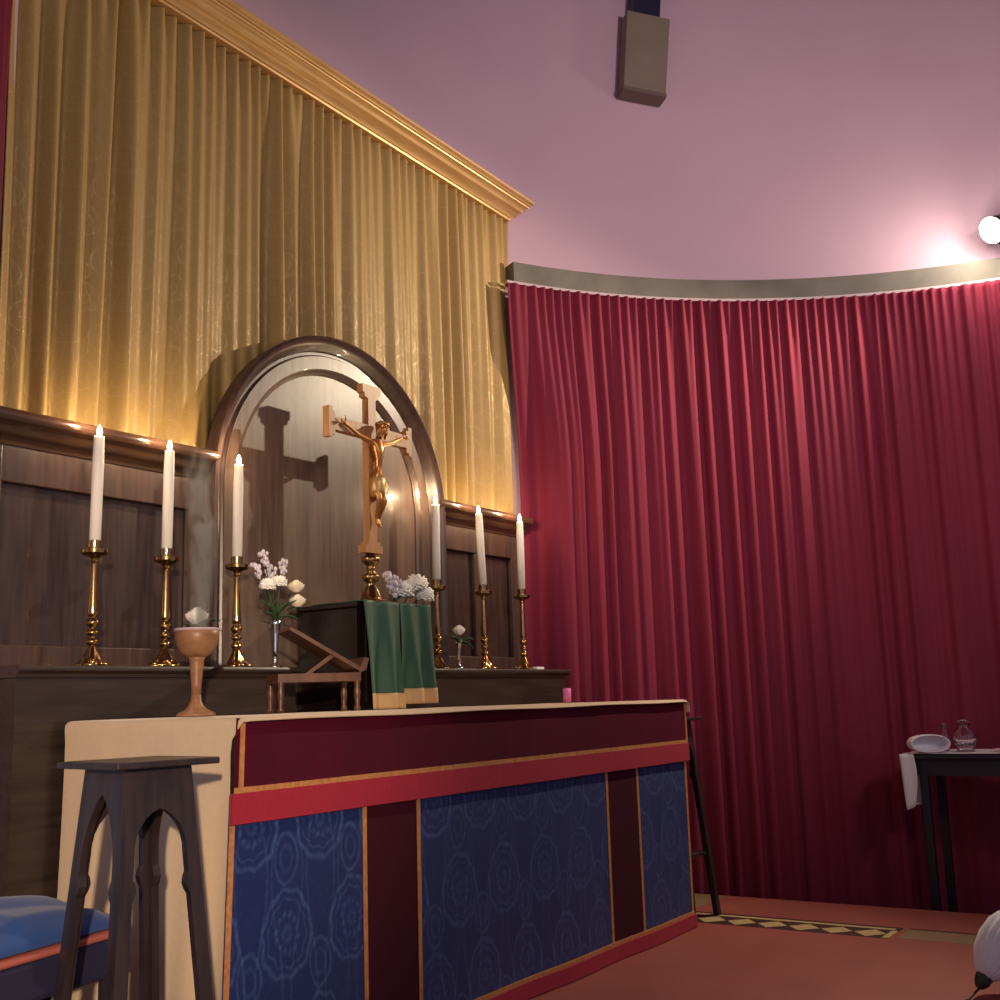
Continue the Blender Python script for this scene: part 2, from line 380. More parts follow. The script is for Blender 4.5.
# ------------------------------------------------------------------ panelled reredos with arch
re = empty('reredos', (3.7, 3.45, FZ), label='dark wooden panelled altarpiece with a tall arched centre panel', cat='altarpiece')
re.location = (0, 0, 0)
AX, AZ, AR = 3.765, 1.92, .75
def rects(bm, *a):
    for r in a: box(bm, *r)
    return bm
for xa, xb, nm in ((2.07, 3.03, 0), (4.50, 5.295, 1)):
    obj('panel', box(B(), xa + .002, xb - .002, 3.452, 3.478, FZ, 1.95), M['darkwood'], re)
    f = B(); sw = .085
    box(f, xa, xa + sw, 3.425, 3.45, FZ, 1.93, .004); box(f, xb - sw, xb, 3.425, 3.45, FZ, 1.93, .004)
    box(f, xa + sw, xb - sw, 3.425, 3.45, 1.80, 1.93, .004); box(f, xa + sw, xb - sw, 3.425, 3.45, 1.19, 1.26, .004)
    mid = (xa + xb) / 2; box(f, mid - .035, mid + .035, 3.428, 3.45, 1.262, 1.798, .004) if nm else None
    obj('panel_frame', f, M['stilewood'], re)
    pr = [(3.45, 1.925), (3.42, 1.925), (3.412, 1.94), (3.395, 1.95), (3.38, 1.965), (3.368, 1.985), (3.355, 1.99), (3.345, 2.0), (3.342, 2.015), (3.350, 2.03), (3.36, 2.034), (3.45, 2.034)]
    c = B(); prism(c, pr, xa - .02, xb if not nm else xb + .03, 'x'); obj('top_rail', c, M['railwood'], re, smooth=True)
def arch_pts(r, n=40, zb=1.18): return [(AX + r, zb)] + [(AX + r * math.cos(PI * i / n), AZ + r * math.sin(PI * i / n)) for i in range(n + 1)] + [(AX - r, zb)]
bm = B(); prism(bm, arch_pts(.60), 3.418, 3.432, 'y'); obj('arched_panel', bm, M['archwood'], re)
def arch_band(prof, n=56, zb=1.16):           # prof: (radius, y) closed loop swept round the arch
    bm = B(); path = [(1, 0, zb, 0)]
    rows = []
    for k in range(-1, n + 2):
        row = []
        for r, y in prof:
            if k == -1: p = (AX + r, y, zb)
            elif k == n + 1: p = (AX - r, y, zb)
            else: a = PI * k / n; p = (AX + r * math.cos(a), y, AZ + r * math.sin(a))
            row.append(bm.verts.new(p))
        rows.append(row)
    m = len(prof)
    for A, D in zip(rows, rows[1:]):
        for k in range(m): bm.faces.new((A[k], A[(k + 1) % m], D[(k + 1) % m], D[k]))
    bm.faces.new(rows[0]); bm.faces.new(rows[-1][::-1])
    return bm
obj('arch_frame', arch_band([(.585, 3.43), (.585, 3.412), (.592, 3.408), (.598, 3.402), (.605, 3.400), (.612, 3.393), (.668, 3.393), (.668, 3.43)]), M['archwood'], re, smooth=True)
obj('arch_moulding', arch_band([(.669, 3.434), (.669, 3.398), (.676, 3.405), (.688, 3.405), (.700, 3.392), (.712, 3.372), (.728, 3.352), (.742, 3.346), (.752, 3.352), (.755, 3.362), (.750, 3.376), (.742, 3.382), (.742, 3.434)]), M['stilewood'], re, smooth=True)

# ------------------------------------------------------------------ gradine (shelf behind the altar)
gr = empty('gradine', (0, 0, 0), label='long dark wooden shelf unit behind the altar carrying six candlesticks', cat='shelf')
bm = B()
for r in ((2.09, 3.30, 3.20, 3.42, FZ, 1.145), (3.30, 4.035, 3.402, 3.42, FZ, 1.145)): box(bm, *r)
prism(bm, [(4.035, 3.20), (5.355, 3.20), (5.20, 3.42), (4.035, 3.42)], FZ, 1.145, 'z')
obj('body', bm, M['gradwood'], gr)
for xa, xb in ((2.085, 3.30), (4.035, 5.38)):
    bm = B(); prism(bm, [(3.424, 1.185), (3.18, 1.185), (3.176, 1.180), (3.176, 1.168), (3.182, 1.163), (3.192, 1.158), (3.192, 1.147), (3.424, 1.147)], xa, xb, 'x')
    if xb > 5:
        for v in bm.verts:
            if v.co.x > 5: v.co.x -= max(0, v.co.y - 3.19) * .72
    obj('shelf_top', bm, M['gradwood'], gr, smooth=True)

# ------------------------------------------------------------------ candlesticks and candles
tri = lambda a, z: 1 + (.30 * max(0, 1 - z / .07)) * math.cos(3 * a + .5)
base_p = [(0, 0), (.047, 0), (.050, .004), (.047, .012), (.037, .018), (.031, .026), (.026, .036), (.020, .050), (.016, .058), (.012, .066), (.010, .070)]
stem_p = [(.010, .069), (.017, .074), (.021, .082), (.017, .090), (.010, .095), (.008, .100), (.016, .106), (.020, .113), (.016, .120), (.009, .126), (.009, .130), (.019, .138), (.022, .147), (.017, .156), (.010, .162), (.009, .166), (.016, .170), (.0165, .178), (.0155, .20), (.0135, .25), (.0105, .31), (.0085, .345), (.008, .350)]
pan_p = [(0, .349), (.010, .350), (.013, .356), (.011, .362), (.016, .368), (.036, .374), (.045, .381), (.046, .392), (.043, .394), (.040, .388), (.024, .384), (.022, .388), (.0235, .405), (.0235, .424), (.0215, .425), (.0205, .41), (0, .41)]
stick = empty('candlestick'); tag(stick, 'x', 'candlestick', 'six brass altar candlesticks')
bm = lathe(B(), base_p, 48, mod=tri); obj('foot', bm, M['brass'], stick, smooth='all')
obj('stem', lathe(B(), stem_p, 28), M['brass'], stick, smooth='all')
obj('drip_pan', lathe(B(), pan_p, 36), M['brass'], stick, smooth=True)
def make_candle():
    r = empty('candle'); bm = lathe(B(), [(0, 0), (.0195, 0), (.0195, .30), (.0175, .372), (.0165, .378), (.012, .376), (0, .372)], 24); obj('wax_shaft', bm, M['wax'], r, smooth='all')
    obj('wick', tube(B(), [(0, 0, .372), (.001, 0, .388)], .0015, 6), M['wick'], r)
    obj('flame', lathe(B(), [(0, .378), (.0065, .383), (.0095, .392), (.0085, .402), (.0045, .413), (0, .420)], 14), M['flame'], r, smooth='all')
    return tag(r, 'x', 'candle', 'six lit altar candles')
cand = make_candle()
def copy_tree(o, parent=None):
    c = o.copy(); C.objects.link(c); c.parent = parent if parent else None
    for ch in list(o.children): copy_tree(ch, c)
    return c
spots = [(2.417, 'first candlestick from the left, at the end of the shelf', 'leftmost'), (2.722, 'second candlestick from the left, behind the wooden goblet', 'second from left'),
         (3.062, 'third candlestick from the left, beside the tall white bouquet', 'third from left'), (4.335, 'candlestick just right of the green veil', 'beside the green veil'),
         (4.722, 'second candlestick from the right, right of the small rose vase', 'second from right'), (5.080, 'rightmost candlestick, beside the crimson curtain', 'rightmost')]
for i, (x, l, l2) in enumerate(spots):
    s_ = stick if i == 0 else copy_tree(stick); c_ = cand if i == 0 else copy_tree(cand)
    s_.location = (x, 3.28, 1.1855); s_.rotation_euler = (0, 0, .9 * i); s_['label'] = 'brass ' + l
    c_.location = (x, 3.28, 1.1855 + .411)
    c_['label'] = 'lit tall white candle, ' + l2 + ' of the six on the shelf' if i != 3 else 'lit tall white candle in the candlestick beside the green veil'
    if i == 4: c_.rotation_euler = (0, -.055, 0)
    if i == 0: c_.rotation_euler = (0, .012, 0)
    light('candle_glow', 'POINT', (x + (-.02 if i == 4 else 0), 3.27, 2.045), 3.0, (1, .72, .42), .012)

# ------------------------------------------------------------------ tabernacle and veil
tb = empty('tabernacle', label='dark wooden tabernacle box behind the green veil, carrying the crucifix', cat='tabernacle')
obj('body', box(B(), 3.52, 3.97, 3.075, 3.40, 1.0125, 1.425, .004), M['tabwood'], tb)
obj('lid', box(B(), 3.508, 3.982, 3.062, 3.40, 1.425, 1.445, .004), M['tabwood'], tb)
obj('door', box(B(), 3.57, 3.92, 3.068, 3.076, 1.04, 1.40, .003), M['tabwood'], tb)
ve = empty('veil', label='green velvet veil with gold fringes hanging over the tabernacle front', cat='veil')
def veil_part(x0, x1, zt, zb, seed, zf):
    rng = np.random.default_rng(seed); n, m = 70, 30; P = np.zeros((n, m, 3))
    for i in range(n):
        s = i / (n - 1)
        for j in range(m):
            t = j / (m - 1); xx = x0 + (x1 - x0) * s
            y = 3.045 - .012 * t - (.014 + .034 * t) * (.5 + .5 * math.sin(s * 3.4 * PI + seed + .6 * t)) - .004 * math.sin(9 * s + 4 * t)
            P[i, j] = (xx + .008 * t * math.sin(s * 5), y, zt + (zb - zt) * t)
    obj('veil_cloth', grid_mesh('v', P, -.003), M['green'], ve, smooth='all')
    Q = P[:, -1:, :].repeat(6, axis=1)
    for j in range(6): Q[:, j, 2] = zb + .006 + (zf - zb - .006) * j / 5; Q[:, j, 1] -= .003 + .003 * j / 5
    obj('gold_fringe', grid_mesh('fr', Q, -.005), M['goldfringe'], ve, smooth='all')
veil_part(3.515, 3.755, 1.452, 1.070, 1, 1.013); veil_part(3.76, 3.955, 1.452, 1.088, 4, 1.030)
P = np.zeros((30, 12, 3))
for i in range(30):
    for j in range(12): P[i, j] = (3.515 + .46 * i / 29, 3.042 + .28 * j / 11, 1.4505 + .001 * math.sin(i + j))
obj('veil_top', grid_mesh('vt', P, .003), M['green'], ve, smooth='all')

# ------------------------------------------------------------------ crucifix
CRS = .975
cr = empty('crucifix', (3.742, 3.185, 1.4525), label='standing light wooden crucifix with gilt figure on the tabernacle', cat='crucifix')
obj('brass_base', lathe(B(), [(0, 0), (.085, 0), (.088, .006), (.080, .014), (.055, .022), (.045, .034), (.036, .055), (.026, .078), (.018, .090), (.020, .097), (.033, .106), (.039, .120), (.033, .134), (.018, .142), (.015, .150), (.022, .156), (.020, .164), (.017, .170), (.030, .180), (.040, .194), (.038, .208), (.024, .220), (.018, .228), (0, .228)], 36), M['brass'], cr, smooth='all')
obj('cross', None or (lambda b: (prism(b, [(-.026, .255), (.026, .255), (.026, .745), (.20, .745), (.245, .745), (.245, .722), (.262, .722), (.262, .706 + .005), (.285, .711), (.285, .846), (.262, .846), (.262, .828), (.245, .828), (.245, .805), (.026, .805), (.026, .93), (.048, .935), (.048, .952), (.062, .956), (.062, .992), (-.062, .992), (-.062, .956), (-.048, .952), (-.048, .935), (-.026, .93), (-.026, .805), (-.245, .805), (-.245, .828), (-.262, .828), (-.262, .846), (-.285, .846), (-.285, .711), (-.262, .711), (-.262, .722), (-.245, .722), (-.245, .745), (-.026, .745)], -.018, .018, 'y'), prism(b, [(-.055, .227), (.055, .227), (.055, .262), (.040, .262), (.040, .278), (-.040, .278), (-.040, .262), (-.055, .262)], -.024, .024, 'y'))[-1] and b)(B()), M['crosswood'], cr)
cr.scale = (CRS, CRS, CRS)
# corpus: one continuous skinned figure
def skin(name, V, E_, rad, m, parent, loc=(0, 0, 0), sub=2, root=0):
    me = bpy.data.meshes.new(name); me.from_pydata(V, E_, []); me.update()
    o = bpy.data.objects.new(name, me); C.objects.link(o)
    md = o.modifiers.new('s', 'SKIN'); md.use_smooth_shade = True
    for i, r in enumerate(rad):
        rr = r if isinstance(r, tuple) else (r, r); me.skin_vertices[0].data[i].radius = rr
    me.skin_vertices[0].data[root].use_root = True
    ss = o.modifiers.new('u', 'SUBSURF'); ss.levels = sub; ss.render_levels = sub
    me.materials.append(m)
    dg = bpy.context.evaluated_depsgraph_get(); nm = bpy.data.meshes.new_from_object(o.evaluated_get(dg)); nm.name = name
    for p in nm.polygons: p.use_smooth = True
    C.objects.unlink(o); bpy.data.objects.remove(o)
    o = bpy.data.objects.new(name, nm); C.objects.link(o); o.parent = parent; o.location = loc
    if not nm.materials: nm.materials.append(m)
    return o
V = [(.000, -.040, .555), (.006, -.046, .600), (.004, -.050, .660), (0, -.048, .712), (.002, -.050, .742), (.012, -.060, .770), (.018, -.068, .800),
     (-.042, -.040, .724), (-.110, -.034, .740), (-.178, -.030, .772), (-.205, -.028, .784),
     (.042, -.040, .724), (.110, -.034, .740), (.178, -.030, .772), (.205, -.028, .784),
     (-.018, -.042, .540), (-.012, -.068, .458), (-.004, -.040, .378), (-.002, -.050, .345),
     (.020, -.042, .540), (.022, -.066, .455), (.010, -.036, .374), (.006, -.052, .338)]
E_ = [(0, 1), (1, 2), (2, 3), (3, 4), (4, 5), (5, 6), (3, 7), (7, 8), (8, 9), (9, 10), (3, 11), (11, 12), (12, 13), (13, 14), (0, 15), (15, 16), (16, 17), (17, 18), (0, 19), (19, 20), (20, 21), (21, 22)]
rad = [(.030, .022), (.024, .018), (.034, .022), (.034, .020), .011, (.019, .021), (.020, .022), .015, .0105, .0075, .009, .015, .0105, .0075, .009, .021, .0155, .0085, (.010, .008), .021, .0155, .0085, (.010, .008)]
fg = skin('corpus_figure', V, E_, rad, M['bronze'], cr)
# palm fingers and thumb of each hand
for sx in (-1, 1):
    bm = B()
    for k, a in enumerate((-.5, -.2, .1, .4)):
        p = Vector((sx * .210, -.030, .786)); d = Vector((sx * math.cos(a), -.35, math.sin(a))).normalized()
        tube(bm, [p, p + d * .014, p + d * (.022, .026, .025, .021)[k] + Vector((0, -.004, 0))], [.0028, .0024, .0018], 6)
    p = Vector((sx * .198, -.034, .790)); tube(bm, [p, p + Vector((sx * .004, -.006, .014)), p + Vector((sx * .010, -.009, .020))], [.003, .0026, .002], 6)
    obj('hand', bm, M['bronze'], fg, smooth='all')

# face, hair, crown, loincloth
bm = B(); hc = Vector((.017, -.070, .788))
bmesh.ops.create_uvsphere(bm, u_segments=10, v_segments=8, radius=.0035, matrix=Matrix.Translation(hc + Vector((-.008, -.0215, .004))))
bmesh.ops.create_uvsphere(bm, u_segments=10, v_segments=8, radius=.0035, matrix=Matrix.Translation(hc + Vector((.008, -.0215, .004))))
tube(bm, [hc + Vector((0, -.021, .006)), hc + Vector((0, -.029, -.006))], [.0025, .0045], 8)
tube(bm, [hc + Vector((-.006, -.0215, -.012)), hc + Vector((.006, -.0215, -.012))], .002, 8)
obj('face_features', bm, M['bronze'], fg, smooth='all')
bm = B(); bmesh.ops.create_uvsphere(bm, u_segments=18, v_segments=12, radius=1, matrix=Matrix.Translation((.016, -.058, .796)) @ Matrix.Diagonal((.026, .026, .030, 1)))
for sx in (-1, 1): tube(bm, [(.016 + sx * .020, -.060, .80), (.016 + sx * .026, -.062, .77), (.014 + sx * .024, -.060, .742)], [.012, .011, .005], 8)
obj('hair', bm, M['bronze'], fg, smooth='all')
bm = B(); tube(bm, [(.017 + .029 * math.cos(a), -.062 + .029 * math.sin(a), .808 + .004 * math.sin(5 * a)) for a in [2 * PI * i / 24 for i in range(25)]], .0045, 8)
obj('crown', bm, M['gilt'], fg, smooth='all')
bm = lathe(B(), [(.034, 0), (.037, .03), (.038, .06), (.034, .085), (.030, .09)], 24, (.002, -.044, .475), mod=lambda a, z: 1 + .06 * math.sin(7 * a + z * 40))
tube(bm, [(.036, -.05, .555), (.048, -.052, .53), (.046, -.05, .49)], [.010, .012, .006], 8)
obj('loincloth', bm, M['gilt'], fg, smooth='all')

# ------------------------------------------------------------------ altar, frontal, cloths
tag(obj('altar', box(B(), 2.27, 5.09, 2.43, 3.155, FZ, .985, .005), M['gradwood']), 'long altar table almost wholly covered by its blue and crimson frontal', 'altar')
fro = empty('altar_frontal', label='blue damask frontal with plum bands and gold braid covering the altar front', cat='altar frontal')
YF = 2.405
def lx(x, z):                                  # cloth flares a little at the left end
    return x - (.036 * (1 - z)) * max(0, 1 - (x - 2.22) / .4)
def panel(name, x0, x1, z0, z1, y, th, m, wav=.003, par=fro, nx=None, label=None):
    nx = nx or max(4, int((x1 - x0) / .03)); nz = max(3, int((z1 - z0) / .05)); P = np.zeros((nx, nz, 3))
    for i in range(nx):
        for j in range(nz):
            x = x0 + (x1 - x0) * i / (nx - 1); zz = z1 + (z0 - z1) * j / (nz - 1)
            P[i, j] = (lx(x, zz), y + wav * math.sin(x * 9 + zz * 2) * (1 - zz * .6), zz)
    return obj(name, grid_mesh(name, P, -th), m, par, smooth=True, label=label)
panel('damask_panel', 2.236, 2.783, .01, .80, YF, .005, M['blue']); panel('damask_panel', 3.049, 4.333, .01, .80, YF, .005, M['blue']); panel('damask_panel', 4.607, 5.115, .01, .80, YF, .005, M['blue'])
panel('velvet_band', 2.783, 3.049, .01, .80, YF, .005, M['plum']); panel('velvet_band', 4.333, 4.607, .01, .80, YF, .005, M['plum'])
for x in (2.245, 2.783, 3.049, 4.333, 4.607, 5.108): panel('gold_braid', x - .009, x + .009, .01, .80, YF - .002, .006, M['braid'], nx=3)
panel('gold_braid', 2.235, 5.118, .018, .034, YF - .006, .006, M['braid'])
panel('bottom_fringe', 2.225, 5.125, -.036, .020, YF - .016, .012, M['fringe'], wav=.006)
sup = empty('superfrontal', label='crimson velvet superfrontal with gold braid and red fringe along altar top', cat='altar cloth')
def supz(x): return .812 - (5.115 - x) * .002
panel('velvet_cloth', 2.243, 5.118, .81, 1.006, YF - .010, .006, M['velvet'], par=sup)
panel('gold_braid', 2.240, 5.122, .802, .819, YF - .014, .006, M['braid'], par=sup)
panel('red_fringe', 2.228, 5.127, .722, .804, YF - .018, .008, M['fringe'], par=sup, wav=.004)
panel('gold_braid', 2.254, 2.268, .81, 1.004, YF - .015, .005, M['braid'], par=sup, nx=3)
panel('gold_braid', 5.108, 5.122, .81, 1.004, YF - .015, .005, M['braid'], par=sup, nx=3)
# fair linen: over the top and down the left end (and the right end)
path = []                                       # (x, z) cross-section along the length
for k in range(26): path.append((2.243 - .016 * (1 - k / 25) ** 1.2, .06 + .925 * k / 25))
path += [(2.246, .998), (2.254, 1.0065), (2.27, 1.009)] + [(2.27 + 2.82 * k / 40, 1.009) for k in range(1, 41)] + [(5.12, 1.006), (5.130, .99)] + [(5.133, .98 - .03 * k / 4) for k in range(5)]
ny = 60; P = np.zeros((len(path), ny, 3))
for i, (x, zz) in enumerate(path):
    for j in range(ny):
        y = 2.374 + .793 * j / (ny - 1); drop = max(0, .99 - zz)
        if i < 27: y2 = 2.425 + .735 * j / (ny - 1); y = y * max(0, (zz - .94) / .06) + y2 * min(1, max(0, 1 - (zz - .94) / .06)) if zz > .94 else y2
        w_ = .018 * drop * math.sin(y * 16 + zz) + .008 * drop * math.sin(y * 41 + 2 * zz)
        P[i, j] = (x + (w_ - .01 * drop if x < 3 else 0), y, zz + (.0015 * math.sin(x * 7 + y * 9) if zz > 1.008 else 0) - (.010 if (j == 0 and zz > 1.005) else 0))
tag(obj('altar_linen', grid_mesh('al', P[::-1], -.003), M['white'], smooth=True), 'cream linen cloth over the altar top and hanging down its left end', 'altar cloth')

# ------------------------------------------------------------------ goblet censer, smoke
gb = empty('wooden_goblet', (2.458, 2.81, 1.013), label='turned wooden goblet on the altar with smoke rising from it', cat='goblet')
gb.scale = (.93, .93, .97)
obj('foot', lathe(B(), [(0, 0), (.064, 0), (.065, .006), (.058, .012), (.036, .022), (.024, .036), (.018, .05), (.016, .07)], 40), M['goblet'], gb, smooth='all')
obj('stem', lathe(B(), [(.016, .069), (.017, .10), (.021, .14), (.024, .170), (.025, .180), (.030, .188)], 32), M['goblet'], gb, smooth='all')
obj('bowl', lathe(B(), [(0, .186), (.030, .188), (.050, .200), (.066, .222), (.073, .250), (.075, .278), (.072, .279), (.068, .250), (.058, .225), (.036, .208), (0, .203)], 44), M['goblet'], gb, smooth='all')
obj('rim_lining', lathe(B(), [(.069, .262), (.0705, .2795), (.0755, .2805), (.0765, .2785), (.0760, .272)], 44), M['rail'], gb, smooth='all')
def smoke():
    m = bpy.data.materials.new('smoke'); m.use_nodes = True; nt = m.node_tree; nt.nodes.clear()
    out = nt.nodes.new('ShaderNodeOutputMaterial'); v = nt.nodes.new('ShaderNodeVolumePrincipled'); nt.links.new(v.outputs[0], out.inputs[1])
    v.inputs['Color'].default_value = (.9, .88, .9, 1); v.inputs['Anisotropy'].default_value = .2
    tc = nt.nodes.new('ShaderNodeTexCoord'); mp = nt.nodes.new('ShaderNodeMapping'); mp.inputs['Scale'].default_value = (10, 10, 4.5); nt.links.new(tc.outputs['Object'], mp.inputs[0])
    nz = nt.nodes.new('ShaderNodeTexNoise'); nz.inputs['Scale'].default_value = 1.6; nz.inputs['Detail'].default_value = 3; nz.inputs['Distortion'].default_value = 1.2; nt.links.new(mp.outputs[0], nz.inputs[0])
    sp = nt.nodes.new('ShaderNodeSeparateXYZ'); nt.links.new(tc.outputs['Object'], sp.inputs[0]); Z = N(nt, sp.outputs[2]); X = N(nt, sp.outputs[0]); Y = N(nt, sp.outputs[1])
    wob = (Z * 9).sin() * .016 * (Z * 2).mn(1)
    rr = ((X - wob).pw(2) + Y.pw(2)).sqrt() / (Z * .05 + .034)
    d = (N(nt, nz.outputs[0]) - .36).mx(0) * 3.2 * (rr * -1 + 1).mx(0) * (Z * -1.7 + 1).mx(0)
    d = d * 110; nt.links.new(d.s, v.inputs['Density'])
    return m
bm = lathe(B(), [(0, 0), (.034, .0), (.045, .1), (.058, .3), (.066, .58), (0, .6)], 20)
so = tag(obj('smoke', bm, smoke(), loc=(2.468, 2.81, 1.29)), 'thin white smoke curling up from the wooden goblet', 'smoke', kind='stuff')

# ------------------------------------------------------------------ vases and flowers
def vase(loc, h, label, k=1.):
    v = empty('vase', loc, label=label, cat='vase')
    obj('foot', lathe(B(), [(0, 0), (.024 * k, 0), (.026 * k, .004), (.018 * k, .010), (.009 * k, .018), (.007 * k, .026), (.010 * k, .032), (.006 * k, .038)], 24), M['silver'], v, smooth='all')
    obj('body', lathe(B(), [(.006 * k, .037), (.008 * k, h * .35), (.012 * k, h * .7), (.016 * k, h * .90), (.022 * k, h), (.020 * k, h), (.012 * k, h * .85), (0, h * .8)], 24), M['silver'], v, smooth='all')
    return v
def blossom(bm, c, r, n=4, fluffy=False, mi=0, seed=0):
    rg = random.Random(seed)
    if fluffy:
        for i in range(90):
            z = 1 - 1.55 * (i + .5) / 90; a = i * 2.39996; q = math.sqrt(max(0, 1 - z * z)); d = Vector((q * math.cos(a), q * math.sin(a), z))
            t = d.cross(Vector((.3, .2, 1))).normalized(); u = t.cross(d); R1 = r * rg.uniform(.85, 1.08); wd = r * .22
            A = Vector(c); p = [A + d * r * .25, A + d * R1 * .8 + t * wd, A + d * R1 + u * wd * .4, A + d * R1 * .8 - t * wd]
            vs = [bm.verts.new(x) for x in p] + [bm.verts.new(x - d * r * .08 + u * wd * .5) for x in p]
            for q_ in ((0, 1, 2, 3), (4, 7, 6, 5), (0, 4, 5, 1), (1, 5, 6, 2), (2, 6, 7, 3), (3, 7, 4, 0)): bm.faces.new([vs[k] for k in q_]).material_index = mi
        return
    for L in range(n):                          # rose: nested cupped petals
        m = 3 + L * 1; R1 = r * (.35 + .65 * L / (n - 1)); 
        for k in range(m):
            a0 = 2 * PI * k / m + L * .7; wdt = 2 * PI / m * .75; pts = []
            for i in range(6):
                for j in range(4):
                    a = a0 + wdt * (i / 5 - .5) * 1.5; t = j / 3; rr = R1 * (.35 + .65 * math.sin(t * 1.7)) ; zz = r * (-.6 + 1.45 * t * (1 - .12 * L)) - (r * .12 * (abs(i - 2.5) / 2.5) ** 2 * t)
                    pts.append(bm.verts.new((c[0] + rr * math.cos(a), c[1] + rr * math.sin(a), c[2] + zz)))
            for i in range(5):
                for j in range(3): bm.faces.new((pts[i * 4 + j], pts[i * 4 + j + 1], pts[(i + 1) * 4 + j + 1], pts[(i + 1) * 4 + j])).material_index = mi
def leaf_mesh(bm, base, tip, wd, up=(0, 0, 1)):
    base, tip = Vector(base), Vector(tip); d = tip - base; s_ = d.cross(Vector(up)).normalized(); nrm = s_.cross(d).normalized(); n = 7; L = []
    for i in range(n + 1):
        t = i / n; w_ = wd * math.sin(PI * min(1, t * .93 + .05)) ** .8; c = base + d * t - nrm * (wd * .8 * t * t) * (-1 if nrm.z < 0 else 1)
        L.append([bm.verts.new(c - s_ * w_ + nrm * w_ * .3), bm.verts.new(c - nrm * .0006), bm.verts.new(c + s_ * w_ + nrm * w_ * .3), bm.verts.new(c - nrm * .0022)])
    for A, D in zip(L, L[1:]):
        for k in range(4): bm.faces.new((A[k], A[(k + 1) % 4], D[(k + 1) % 4], D[k]))
def flower(kind, foot, head, r, label, group=None, leaves=(), name=None, cat='flower', m=None, seed=0):
    f = empty(name or kind, foot, label=label, cat=cat, group=group); h = Vector(head) - Vector(foot)
    mid = h * .5 + Vector((0, 0, .01)); obj('stem', tube(B(), [(0, 0, 0), mid, h - Vector((0, 0, r * .3))], .0022, 6), M['leaf'], f, smooth='all')
    bm = B()
    if kind == 'rose': blossom(bm, h, r, seed=seed)
    elif kind == 'chrysanthemum': blossom(bm, h, r, fluffy=True, seed=seed)
    else:                                       # spike of little florets
        rg = random.Random(seed); d = h.normalized()
        for i in range(26):
            t = i / 25; c = h - d * (r * 2.6 * t) + Vector((rg.uniform(-1, 1), rg.uniform(-1, 1), 0)) * r * (.25 + .5 * math.sin(PI * (t * .8 + .15)))
            bmesh.ops.create_icosphere(bm, subdivisions=1, radius=r * rg.uniform(.26, .42), matrix=Matrix.Translation(c) @ Matrix.Diagonal((1, 1, 1.4, 1)))
    obj('blossom', bm, m or M['petal'], f, smooth='all')
    for a, b_, wd in leaves:
        bm = B(); leaf_mesh(bm, Vector(a) - Vector(foot), Vector(b_) - Vector(foot), wd); obj('leaf', bm, M['leaf'], f, smooth='all')
    return f
GZ = 1.186
# tall vase with bouquet
vx, vy = 3.243, 3.255
vase((vx, vy, GZ), .185, 'tall silver trumpet vase with mixed white bouquet, left of the tabernacle', 1.15)
top = (vx, vy, GZ + .165)
flower('rose', top, (vx + .085, vy - .03, 1.505), .034, 'upper cream rose in the tall silver vase', 'cream roses in the tall vase', [((vx + .04, vy - .02, 1.41), (vx + .12, vy - .05, 1.45), .016)], m=M['cream_petal'], seed=1)
flower('rose', top, (vx + .072, vy - .05, 1.445), .034, 'lower cream rose in the tall silver vase', 'cream roses in the tall vase', [((vx + .02, vy, 1.39), (vx + .10, vy - .03, 1.39), .018), ((vx + .0, vy, 1.39), (vx + .04, vy - .06, 1.46), .02)], m=M['cream_petal'], seed=2)
flower('chrysanthemum', top, (vx - .062, vy - .02, 1.500), .036, 'left white carnation in the tall silver vase', 'white carnations in the tall vase', [((vx, vy, 1.37), (vx - .05, vy - .03, 1.43), .018)], name='carnation', seed=3)
flower('chrysanthemum', top, (vx - .008, vy - .03, 1.515), .034, 'right white carnation in the tall silver vase', 'white carnations in the tall vase', [((vx, vy, 1.38), (vx + .01, vy - .05, 1.45), .02), ((vx, vy, 1.38), (vx - .08, vy - .02, 1.41), .014)], name='carnation', seed=4)
for k, (dx, zz, l) in enumerate(((-.108, 1.585, 'leftmost lilac-white flower spike in the tall silver vase'), (-.055, 1.640, 'tallest lilac-white flower spike in the tall silver vase'), (-.015, 1.585, 'short middle lilac-white flower spike in the tall silver vase'), (.058, 1.615, 'rightmost lilac-white flower spike in the tall silver vase'))):
    flower('flower_spike', top, (vx + dx, vy + .01, zz), .021, l, 'flower spikes in the tall vase', [((vx, vy, 1.40), (vx + dx * .6, vy + .02, 1.46), .012)], m=M['lilac'], seed=10 + k)
# small vase right
vx, vy = 4.445, 3.24
vase((vx, vy, GZ), .130, 'small silver bud vase with one white rose, right of the veil', 1.0)
flower('rose', (vx, vy, GZ + .11), (vx + .005, vy, 1.368), .032, 'white rose with broad leaves in the small right-hand vase', None, [((vx, vy, 1.32), (vx + .095, vy - .02, 1.345), .024), ((vx, vy, 1.32), (vx - .105, vy - .01, 1.352), .020), ((vx, vy, 1.32), (vx + .06, vy - .05, 1.30), .024), ((vx, vy, 1.32), (vx - .05, vy - .05, 1.32), .016)], seed=5)
# vase behind goblet
vx, vy = 2.832, 3.24
vase((vx, vy, GZ), .130, 'small silver bud vase hidden behind the wooden goblet', 1.0)
flower('rose', (vx, vy, GZ + .11), (vx + .0, vy, 1.365), .042, 'white rose showing just above the wooden goblet', None, [((vx, vy, 1.33), (vx + .08, vy - .03, 1.37), .018), ((vx, vy, 1.32), (vx - .08, vy - .02, 1.35), .016), ((vx, vy, 1.33), (vx + .03, vy - .05, 1.37), .02)], seed=6)
